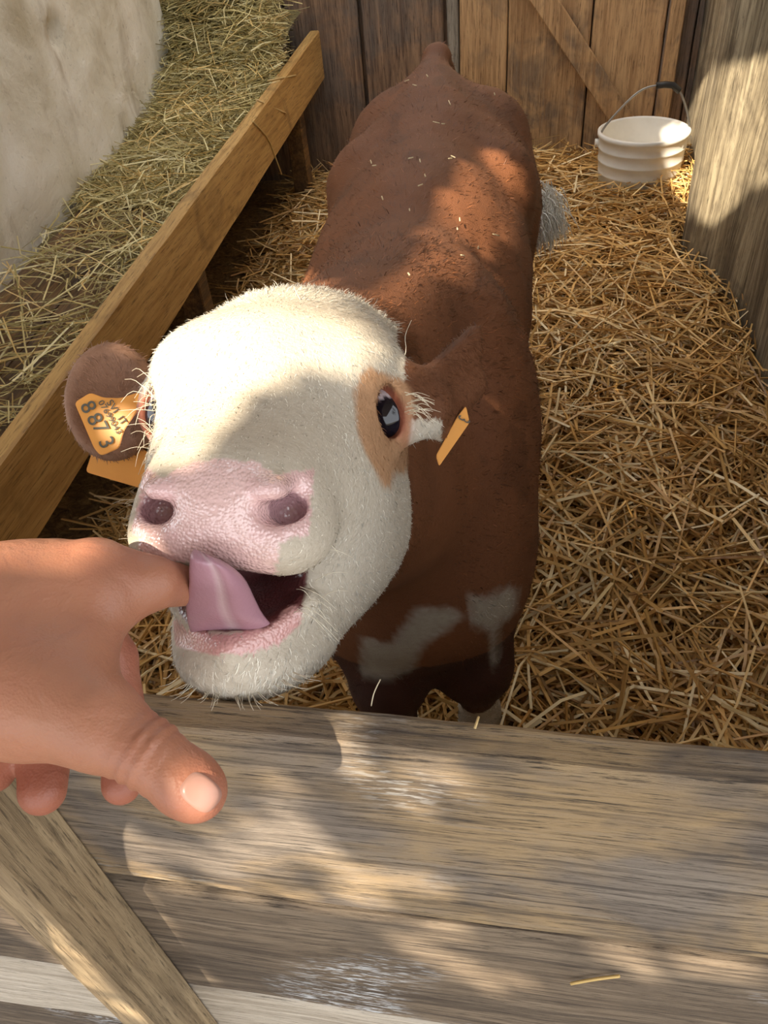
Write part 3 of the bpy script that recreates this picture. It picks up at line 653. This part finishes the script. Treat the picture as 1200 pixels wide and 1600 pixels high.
def writing(name, text, px, py, z, size, ang, parent, tilt=0.0, wx=1.0):
    cu = bpy.data.curves.new(name, 'FONT'); cu.body = text; cu.size = size; cu.align_x = 'CENTER'; cu.align_y = 'CENTER'; cu.extrude = .0002; cu.offset = .0
    t = bpy.data.objects.new('tmp_text', cu); COL.objects.link(t); bpy.context.view_layer.update(); me = bpy.data.meshes.new_from_object(t.evaluated_get(bpy.context.evaluated_depsgraph_get())); bpy.data.objects.remove(t)
    ca, sa = math.cos(ang), math.sin(ang); r = CR * ca + CD * sa; u = -CD * ca + CR * sa; r = r + CF * tilt
    c = P(px, py, z); V = np.array([v.co[:] for v in me.vertices]); V = c + np.outer(V[:, 0] * wx, r) + np.outer(V[:, 1], u) - np.outer(V[:, 2], CF); me.vertices.foreach_set('co', V.astype(np.float32).ravel()); me.update(); me.materials.clear()
    me.name = name; return link(name, me, M_ink, parent)
zt = .502
tagL = empty('ear_tag', P(178, 660, zt), 'orange ear tag numbered 8873 with a second blank orange plate', 'ear tag', 'calf ear tags')
poly = [zz(*p) for p in ((148, 680), (290, 590), (410, 636), (560, 640), (725, 585), (790, 640), (700, 770), (590, 930), (548, 1085), (385, 1157), (325, 1090))]
slab('number_plate', rounded(poly, 6), zt, .0014, M_tag, tagL)
poly = [zz(*p) for p in ((330, 1050), (248, 1300), (805, 1465), (900, 1180), (700, 1060))]
slab('blank_plate', rounded(poly, 6), zt + .040, .0014, M_tag, tagL)
A = math.radians(63)
for ch, (x, y) in zip('8873', ((270, 722), (328, 830), (380, 905), (432, 1040))): 
    writing('numeral', ch, *zz(x, y), zt - .0012, .0142, A, tagL)
writing('small_lettering', 'SVI  IT', *zz(527, 770), zt - .0012, .0068, math.radians(56), tagL); writing('small_lettering', '07699043', *zz(468, 812), zt - .0012, .0056, math.radians(59), tagL, wx=1.12)
v0 = P(223, 618, zt + .004); link('stud', py_mesh('stud', *tube([P(222, 625, zt - .003), P(223, 625, zt + .05)], [.0045, .003], 10)), M_tag, tagL)
ze = .522
tagR = empty('ear_tag', P(708, 690, ze), 'orange ear tag seen nearly edge-on behind the dark ear', 'ear tag', 'calf ear tags')
p4 = [(728, 634), (734, 660), (686, 729), (681, 712), (715, 650)]
slab('number_plate', rounded(p4, 4), ze, .0014, M_tag, tagR)
writing('numeral', '3', 724, 655, ze - .0012, .0125, math.radians(118), tagR, wx=.55)

# ------------------------------------------------------------------ the hand
J = dict(wr=(-70, 1015, .330), im=(168, 905, .3415), ip=(238, 911, .347), it=(335, 918, .398), tm=(40, 1085, .312), tp=(150, 1130, .300), tj=(232, 1178, .294), tt=(312, 1240, .290),
         mm=(105, 905, .362), mp=(175, 1030, .372), md=(195, 1130, .362), mt=(190, 1226, .350), rm=(40, 905, .378), rp=(105, 1060, .385), rd=(75, 1150, .362), rt=(66, 1236, .345), lm=(-30, 920, .388), lp=(20, 1080, .385), ld=(-5, 1150, .36), lt=(-8, 1205, .350))
J = {k: P(*v) for k, v in J.items()}
EL = np.array([-.46, -.10, .95])
def hand_sdf(g):
    d = cone(g, J['im'], J['ip'], .0140, .0118); d = smin(d, cone(g, J['ip'], J['it'], .0116, .0085), .004)
    w1 = J['wr'] + CR * .02 - CD * .008
    d = smin(d, cone(g, w1 - CD * .012, J['im'] + CD * .003, .0205, .0150), .012)
    d = smin(d, cone(g, w1 - CD * .014 + CF * .01, J['mm'], .020, .0165), .012)
    d = smin(d, cone(g, w1 + CF * .022, J['rm'], .020, .0160), .012)
    d = smin(d, cone(g, w1 + CF * .032, J['lm'], .018, .0150), .012)
    # thumb and the muscle at its base
    d = smin(d, cone(g, w1 + CD * .014 - CF * .004, J['tm'], .0260, .0235), .016)
    d = smin(d, cone(g, J['tm'], J['tp'], .0235, .0160), .014)
    t = cone(g, J['tp'], J['tj'], .0148, .0122); t = smin(t, cone(g, J['tj'], J['tt'], .0122, .0098), .006); t = smin(t, ell(g, J['tt'] - (J['tt'] - J['tj']) * .25, (.0118, .0118, .0105)), .008)
    d = smin(d, t, .012)
    d = smin(d, tri(g, P(20, 990, .325), P(150, 950, .335), P(110, 1090, .308), .0135), .016)       # web
    d = smin(d, tri(g, P(-60, 940, .345), P(110, 915, .345), P(40, 1060, .335), .017), .016)
    for a, b, r0, r1 in (('mm', 'mp', .0135, .0118), ('mp', 'md', .0115, .0105), ('md', 'mt', .0105, .0090), ('rm', 'rp', .013, .0125), ('rp', 'rd', .0122, .0115), ('rd', 'rt', .0116, .0105), ('lm', 'lp', .012, .0110), ('lp', 'ld', .0108, .0105), ('ld', 'lt', .0102, .0092)):
        d = smin(d, cone(g, J[a], J[b], r0, r1), .0035)
    # knuckles and the flat of the back of the hand
    for k in ('im', 'mm'): d = smin(d, ell(g, J[k] - CD * .007 - CR * .004, (.010, .008, .010)), .008)
    # creases over the thumb joint
    u = (J['tt'] - J['tp']); u = u / np.linalg.norm(u)
    s = sum((g[i] - np.float32(J['tj'][i])) * np.float32(u[i]) for i in range(3)); rad = cone(g, J['tp'], J['tt'], 0, 0)
    d = d + np.float32(.0008) * np.exp(-(s / np.float32(.0085)) ** 2) * (np.cos(s * np.float32(2 * math.pi / .0050)) * (rad < .02))
    for cx, wd_ in ((205, .0016), (225, .0014)):
        q = P(cx, 905, .336); uu = (J['it'] - J['im']); uu = uu / np.linalg.norm(uu); s2 = sum((g[i] - np.float32(q[i])) * np.float32(uu[i]) for i in range(3)); d = d + np.float32(.0005) * np.exp(-(s2 / np.float32(wd_)) ** 2) * (cone(g, J['im'], J['it'], 0, 0) < .02)
    # nail bed
    return d
def arm_sdf(g):
    w1 = J['wr'] + CR * .02
    d = hand_sdf(g); f = cone(g, w1 + CF * .012, EL, .030, .043); f = smin(f, cone(g, w1 - CD * .008 + CF * .02, w1 + (EL - w1) * .3 - CD * .004, .024, .032), .02)
    return smin(d, f, .02)
lo = np.array([J[k] for k in J]).min(0) - .03; hi = np.array([J[k] for k in J]).max(0) + .03
V1, Q1 = surface(arm_sdf, lo, hi, .0013)
cutx = J['wr'][0] - .005
V1, Q1 = crop(V1, Q1, V1[:, 0] > cutx - .0015)
lo2 = np.minimum(EL, J['wr']) - .06; hi2 = np.maximum(EL, J['wr']) + .06; hi2[0] = cutx + .02
V2, Q2 = surface(arm_sdf, lo2, hi2, .005); V2, Q2 = crop(V2, Q2, V2[:, 0] < cutx + .004)
V1 = relax(V1, Q1, 2, .5); V2 = relax(V2, Q2, 1, .4)
HV = np.concatenate([V1, V2]); HQ = np.concatenate([Q1, Q2 + len(V1)])
nzz = fbm(HV * 55, 3) - .5; sk = np.tile(np.array([.40, .180, .104]), (len(HV), 1)) * (1 + .25 * nzz)[:, None]
red = np.zeros(len(HV))
for k, r, a in (('im', .02, .5), ('tj', .016, .5), ('tt', .018, .7), ('mt', .03, .9), ('rt', .035, .9), ('lt', .03, .9), ('rd', .03, .9), ('md', .03, .9), ('ip', .014, .4), ('mp', .03, .8)):
    red = np.maximum(red, a * np.exp(-((HV - J[k]) ** 2).sum(1) / r ** 2))
sk = sk * (1 - red[:, None]) + np.array([.31, .10, .062]) * red[:, None]
m = NT('skin'); a_ = m.n('Attribute', attribute_name='Col'); v = m.coords((1, 1, 1)); vo = m.n('TexVoronoi', Scale=900.0); m.l(v, vo.inputs['Vector']); t = m.noise(v, 160, 4, .6); t2 = m.noise(v, 70, 4, .6)
m.l(m.mix(m.ramp(t2, [(.35, (.22,) * 3), (.65, BLK)]), a_.outputs['Color'], (.36, .13, .085)), m.b.inputs['Base Color']); m.b.inputs['Roughness'].default_value = .48; n1 = m.bump(vo.outputs['Distance'], .25, .0006); n1 = m.bump(t, .22, .0012, n1); m.bump(m.noise(v, 48, 3, .5, .5), .35, .006, n1)
m.b.inputs['Subsurface Weight'].default_value = .12; m.b.inputs['Subsurface Radius'].default_value = (.006, .002, .001); m.b.inputs['Subsurface Scale'].default_value = 1.0
me = np_mesh('hand', HV, HQ); set_col(me, np.clip(sk, 0, 1))
person = empty('person', J['wr'], 'person\'s bare arm reaching in from the left, index finger in the calf\'s mouth', 'person')
hand = link('hand', me, m.m, person)
# thumb nail: a patch lifted off the thumb's surface
bv = BVHTree.FromPolygons([Vector(v_) for v_ in V1], [tuple(int(i) for i in q) for q in Q1])
M_nail = plain('finger_nail', (.37, .20, .155), .35, .5, var=.05, bscale=90)
nc = np.array([314.0, 1238.0]); ax = np.array([312 - 255, 1240 - 1195.0]); ax /= np.linalg.norm(ax); ay = np.array([-ax[1], ax[0]])
V, F, nu, nv = [], [], 12, 12
for i in range(nu + 1):
    for j in range(nv + 1):
        a, b = i / nu * 2 - 1, j / nv * 2 - 1; k = (abs(a) ** 3 + abs(b) ** 3) ** .3333; q = max(abs(a), abs(b)); s = q / k if k > 1e-6 else 1
        pp = nc + ax * a * s * 34 + ay * b * s * 28
        hit, nn, _, _ = bv.ray_cast(Vector(CAM), Vector(ray(*pp)).normalized())
        if hit is None: hit = Vector(P(*pp, .285)); nn = Vector(-CF)
        e = max(abs(a), abs(b)); V.append(np.array(hit) + np.array(nn) * (.0009 if e < .95 else -.0006))
F = [(i * (nv + 1) + j, i * (nv + 1) + j + 1, (i + 1) * (nv + 1) + j + 1, (i + 1) * (nv + 1) + j) for i in range(nu) for j in range(nv)]
nl = link('thumb_nail', py_mesh('thumb_nail', V, F), M_nail, person); nl['label'] = 'pale glossy thumb nail'

# ------------------------------------------------------------------ straw and hay
def strands(name, ctr, dirs, L, W, cols, mat, sag):
    """bent flattened stalks, three-sided, two segments"""
    n = len(ctr); d = unit(dirs); s = unit(np.cross(d, rng.normal(size=(n, 3)) * .35 + np.array([0, 0, 1.0]))); u = np.cross(s, d)
    Lh = (L / 2)[:, None]; bend = rng.normal(size=(n, 3)) * (L * sag)[:, None]; bend[:, 2] = np.abs(bend[:, 2]) * .4
    pts = [ctr - d * Lh, ctr + bend, ctr + d * Lh]; ring = [(1, 0), (-.5, .5), (-.5, -.5)]
    V = np.stack([p + s * (W[:, None] * .5 * a) + u * (W[:, None] * .5 * b) for p in pts for a, b in ring], 1).reshape(-1, 3)
    f = []
    for k in (0, 1):
        for a in range(3): f.append((k * 3 + a, k * 3 + (a + 1) % 3, k * 3 + 3 + (a + 1) % 3, k * 3 + 3 + a))
    Q = (np.arange(n)[:, None, None] * 9 + np.array(f)[None]).reshape(-1, 4)
    me = np_mesh(name, V, Q, False); set_col(me, np.repeat(cols, 9, 0)); return link(name, me, mat)
M_straw = vcol('straw_stalk', .45, spec=.45).m
PAL = np.array([(.52, .31, .10), (.60, .38, .14), (.43, .245, .075), (.68, .50, .24), (.33, .18, .06), (.55, .34, .115), (.74, .62, .38)])
n = 26000
cx = rng.uniform(-.86, .56, n); cy = .225 + (3.1 - .225) * rng.random(n) ** 1.15
z = bed_height(cx, cy) + rng.random(n) ** 1.6 * .055
th = rng.uniform(0, 2 * math.pi, n); dr = np.stack([np.cos(th), np.sin(th), rng.normal(0, .20, n)], 1)
pc = PAL[rng.choice(7, n, p=[.24, .2, .18, .1, .1, .13, .05])] * rng.uniform(.8, 1.4, (n, 1))
L_ = rng.uniform(.06, .26, n); keep = (cx + np.abs(dr[:, 0]) * L_ / 2 < .575 - .10 * np.exp(-((cy - 2.28) / .2) ** 2)) & (cy - np.abs(dr[:, 1]) * L_ / 2 > .212) & (cy + np.abs(dr[:, 1]) * L_ / 2 < 3.15)
o = strands('straw_bedding', np.stack([cx, cy, z], 1)[keep], dr[keep], L_[keep], rng.uniform(.0032, .0068, n)[keep], pc[keep], M_straw, .07)
prop(o, 'deep golden straw bedding strewn around the calf', 'straw', kind='stuff')
n = 2200
cx = rng.uniform(-.7, .46, n); cy = .38 + 2.6 * rng.random(n) ** 1.1; zb = bed_height(cx, cy) + .045 + rng.random(n) * .02; th = rng.uniform(0, 2 * math.pi, n); dr = np.stack([np.cos(th), np.sin(th), rng.normal(.05, .22, n)], 1)
pc = PAL[rng.choice(7, n, p=[.2, .22, .08, .2, .0, .12, .18])] * rng.uniform(1.0, 1.5, (n, 1))
ol = strands('long_stalks', np.stack([cx, cy, zb], 1), dr, np.minimum(rng.uniform(.1, .32, n), 2 * np.minimum(np.minimum(.56 - cx, cy - .215), 3.14 - cy)), rng.uniform(.004, .0078, n), pc, M_straw, .08); ol.parent = o; ol['kind'] = 'stuff'
# hay heaped in the manger
def mfloor(y): return z0 - .10 + (y - yA) / (yB - yA) * (z1 - z0)
def heap(x, y):
    f = sstep(1.75, 2.75, y); w = sstep(-.80, -1.12, x)
    return f * .05 * (1 - .6 * w) + sstep(2.45, 3.0, y) * .16 + .16 * w * sstep(2.75, 3.0, y) + .02 * sstep(.2, .9, fbm(np.stack([x * 4, y * 4, 0 * x], 1)))
n = 15000
cy = .55 + (3.08 - .55) * rng.random(n) ** .42; cx = rng.uniform(-1.19, -.795, n) - .25 * sstep(2.75, 3.0, cy) * rng.random(n)
hp = heap(cx, cy); dens = np.where(cy < 1.9, .10 + .35 * (cx > -.93), 1.0); kp = rng.random(n) < dens; cx, cy, hp = cx[kp], cy[kp], hp[kp]; n = len(cx)
cz = mfloor(cy) + .004 + hp * (1 - rng.random(n) ** 3) + rng.random(n) * .012
th = rng.uniform(0, 2 * math.pi, n); dr = np.stack([np.cos(th), np.sin(th), rng.normal(0, .25, n)], 1)
HP = np.array([(.36, .30, .125), (.46, .39, .18), (.28, .235, .09), (.56, .50, .27), (.50, .36, .14)]); pc = HP[rng.choice(5, n, p=[.3, .28, .2, .12, .1])] * rng.uniform(.9, 1.6, (n, 1))
L_ = rng.uniform(.03, .13, n); far = np.clip((cx + .79) * 0 + 1, 0, 1); L_ = np.minimum(L_, np.maximum(.03, 2 * np.abs(cx + .785) + .05))
o = strands('hay_heap', np.stack([cx, cy, cz], 1), dr, L_, rng.uniform(.0014, .0042, n), pc, M_straw, .10)
prop(o, 'dull green hay heaped at the far end of the manger', 'hay', kind='stuff')
n = 700
cy = .6 + 2.45 * rng.random(n) ** .7; cx = rng.uniform(-1.12, -.83, n); cz = mfloor(cy) + .012 + heap(cx, cy) + rng.random(n) * .02
th = rng.uniform(0, 2 * math.pi, n); dr = np.stack([np.cos(th), np.sin(th), rng.normal(.05, .3, n)], 1); pc = HP[rng.choice(5, n, p=[.1, .2, .1, .35, .25])] * rng.uniform(1.0, 1.7, (n, 1))
ol = strands('long_stalks', np.stack([cx, cy, cz], 1), dr, np.minimum(rng.uniform(.08, .22, n), 2.2 * np.minimum(cx + 1.19, -.775 - cx) + .04), rng.uniform(.0028, .0052, n), pc, M_straw, .10); ol.parent = o; ol['kind'] = 'stuff'
# base of the heap so that the boards do not show through
o2 = grid_mesh('hay_core', np.linspace(-1.19, -.80, 24), np.linspace(1.7, 3.1, 50), lambda X, Y: np.stack([X - .25 * sstep(2.75, 3.0, Y) * sstep(-1.05, -1.19, X), Y, mfloor(Y) - .012 + heap(X, Y) * .82], 1))
m = NT('hay_core'); v = m.coords((1, 1, 1)); t = m.noise(v, 70, 5, .7, 1.2); m.l(m.ramp(t, [(.3, (.08, .065, .025)), (.7, (.34, .28, .12))]), m.b.inputs['Base Color']); m.b.inputs['Roughness'].default_value = .9; m.bump(t, 1, .01)
hc = link('hay_core', o2, m.m, o); 

# single stalks lying on things
def stalk(pts, w, c, label, n=8):
    V, F = tube(strand_path(pts, n), w, 5); me = py_mesh('straw_stalk', V, F); set_col(me, np.tile(np.array(c), (len(V), 1))); o = link('straw_stalk', me, M_straw); prop(o, label, 'straw', 'loose straw stalks'); return o
def onfence(px, py): return ony(px, py, FY - FT - .0022)
stalk([onfence(892, 1537), onfence(930, 1530), onfence(968, 1525)], .0011, (.66, .46, .17), 'short yellow straw stalk stuck on the second fence plank')
def ontop(px, py): return onz(px, py, FZ + .002)
stalk([ontop(580, 1103), ontop(586, 1094) + np.array([0, 0, .006]), ontop(597, 1080) + np.array([0, 0, .010])], .0003, (.6, .52, .36), 'pale wisp of straw standing on the fence top beside the calf leg')
stalk([ontop(748, 1120), ontop(742, 1138)], .0007, (.6, .44, .2), 'tiny straw stalk on the fence top right of the calf leg', 3)
def onman(px, py): return onx(px, py, -.748)
stalk([onman(395, 190), onman(418, 215), onman(430, 245), onman(440, 272)], .0022, (.62, .46, .2), 'bent straw stalk hanging over the manger front board')
stalk([onman(407, 162) + np.array([-.01, 0, .01]), onman(446, 177)], .003, (.68, .5, .24), 'straight straw stalk across the top of the manger front board', 4)
stalk([onman(425, 132) + np.array([-.01, 0, .01]), onman(462, 118)], .003, (.6, .45, .2), 'straw stalk near the far end of the manger front board', 4)
for k, pts in enumerate(([(0, 462), (90, 460), (190, 452)], [(70, 495), (85, 470), (180, 452)], [(5, 640), (60, 585), (110, 550)], [(0, 580), (50, 575), (105, 552)], [(20, 495), (45, 540), (60, 560)])):
    cz_ = .545
    stalk([onz(x, y, cz_ + .006 * i) for i, (x, y) in enumerate(pts)], .0026, (.74, .62, .36) if k < 2 else (.55, .42, .19), ['long pale straw stalk lying on the manger floor by the wall', 'bent pale straw stalk at the middle of the manger floor', 'straw stalk slanting up at the near end of the manger', 'straw stalk lying below the others in the near manger', 'short brown straw stalk by the wall in the near manger'][k])
bvb = BVHTree.FromPolygons([Vector(v_) for v_ in CV], [tuple(int(i) for i in q) for q in CQ])
spots = [(652, 106), (640, 134), (650, 142), (668, 128), (690, 203), (680, 201), (585, 262), (590, 268), (643, 258), (657, 262), (663, 285), (655, 300), (700, 258), (704, 255), (602, 320), (638, 340), (712, 352), (708, 368), (767, 374), (631, 442), (715, 410), (738, 395), (700, 170), (769, 155)]
for k, (px, py) in enumerate(spots):
    a = R_.uniform(0, math.pi); dl = R_.uniform(2, 5.5); q = []
    for s in (-1, 0, 1):
        hit, nn, _, _ = bvb.ray_cast(Vector(CAM), Vector(ray(px + s * dl * math.cos(a), py + s * dl * math.sin(a) * .6)).normalized())
        if hit is not None: q.append(np.array(hit) + np.array(nn) * .009)
    if len(q) == 3: 
        o = stalk(q, .0008, (.70, .58, .36), 'tiny chaff scrap caught on the brown back of the calf', 4); o.name = 'chaff_scrap'; o['group'] = 'chaff on the calf\'s back'; o['category'] = 'chaff'

# ------------------------------------------------------------------ roof added out of view, its gaps cut to shape the sun patches
def tri_of(o):
    me = o.data; V = np.zeros(len(me.vertices) * 3, np.float32); me.vertices.foreach_get('co', V); return V.reshape(-1, 3), [tuple(p.vertices) for p in me.polygons]
casters = {'calf': body, 'hand': hand, 'wall': bpy.data.objects['wall_right'], 'bed': bpy.data.objects['floor']}
AV, AF, own = [], [], []
for nm, ob in list(casters.items()) + [('fence', c_) for c_ in fence.children] + [('bucket', c_) for c_ in bk.children]:
    V, F = tri_of(ob); b = sum(len(a) for a in AV); AV.append(V); AF += [tuple(i + b for i in f) for f in F]; own += [nm] * len(F)
big = BVHTree.FromPolygons([Vector(map(float, v_)) for v_ in np.concatenate(AV)], AF)
LIT = {'calf': [[(236, 540), (300, 440), (480, 430), (580, 470), (645, 535), (655, 565), (600, 572), (545, 580), (470, 590), (430, 600), (385, 640), (340, 690), (318, 722), (285, 722), (262, 742), (236, 760)],
                [(552, 498), (600, 452), (640, 420), (660, 360), (690, 300), (722, 262), (760, 228), (800, 250), (822, 300), (862, 372), (800, 380), (740, 410), (690, 440), (640, 462), (585, 500)]],
       'hand': [[(-400, 780), (120, 800), (140, 872), (60, 880), (0, 900), (-400, 900)]],
       'wall': [[(1070, 180), (1110, 110), (1210, 90), (1210, 285), (1165, 300), (1140, 335), (1110, 352), (1075, 335)]],
       'bed': [[(1020, 250), (1090, 240), (1100, 350), (1070, 330), (1040, 290)]],
       'bucket': [[(1035, 200), (1090, 190), (1090, 280), (1045, 270)]],
       'fence': [[(105, 1262), (200, 1300), (320, 1320), (400, 1270), (440, 1200), (480, 1300), (560, 1340), (690, 1380), (720, 1440), (560, 1415), (220, 1372), (150, 1300)], [(300, 1120), (520, 1130), (600, 1180), (560, 1240), (500, 1230), (420, 1160)],
                 [(600, 1440), (700, 1450), (850, 1540), (760, 1550), (640, 1490)], [(-20, 1290), (-20, 1420), (250, 1620), (270, 1600), (60, 1390)], [(900, 1490), (1180, 1500), (1200, 1530), (1000, 1525)], [(640, 1180), (720, 1210), (740, 1290), (640, 1260)]]}
RZ, cs = 2.28, .016
gx = np.arange(-2.7, .9, cs); gy = np.arange(-2.5, 1.97, cs * 1.4); nx, ny = len(gx), len(gy)
GX, GY = np.meshgrid(gx, gy, indexing='ij'); cxy = np.stack([GX[:-1, :-1].ravel() + cs / 2, GY[:-1, :-1].ravel() + cs * .7], 1)
hits = np.full((len(cxy), 3), 1e3); who = np.array(['-'] * len(cxy), dtype=object); sv = Vector(SUN)
for i, (x, y) in enumerate(cxy):
    h, nn, fi, _ = big.ray_cast(Vector((x, y, RZ)), sv)
    if h is not None: hits[i] = h; who[i] = own[fi]
hu = project(hits); hole = np.zeros(len(cxy), bool)
for nm, polys in LIT.items():
    for pl_ in polys:
        s = (who == nm) & inpoly(hu, pl_)
        if nm == 'fence': s &= (fbm(hits * 48, 3) > .41)
        hole |= s
ii = np.arange(nx * ny).reshape(nx, ny); Fq = np.stack([ii[:-1, :-1], ii[1:, :-1], ii[1:, 1:], ii[:-1, 1:]], -1).reshape(-1, 4)[~hole]
me = np_mesh('gobo', np.stack([GX.ravel(), GY.ravel(), np.full(nx * ny, RZ)], 1), Fq, False)
M_gobo = wood('gobo_boards', 0, (.22, .16, .10), (.40, .31, .21), (.55, .45, .32), .85, bump=.3, seed=15)
o = link('sun_gobo', me, M_gobo); prop(o, 'added unseen light-shaping roof over the stall', 'gobo', kind='structure'); sm = o.modifiers.new('solid', 'SOLIDIFY'); sm.thickness = .004; sm.offset = 1
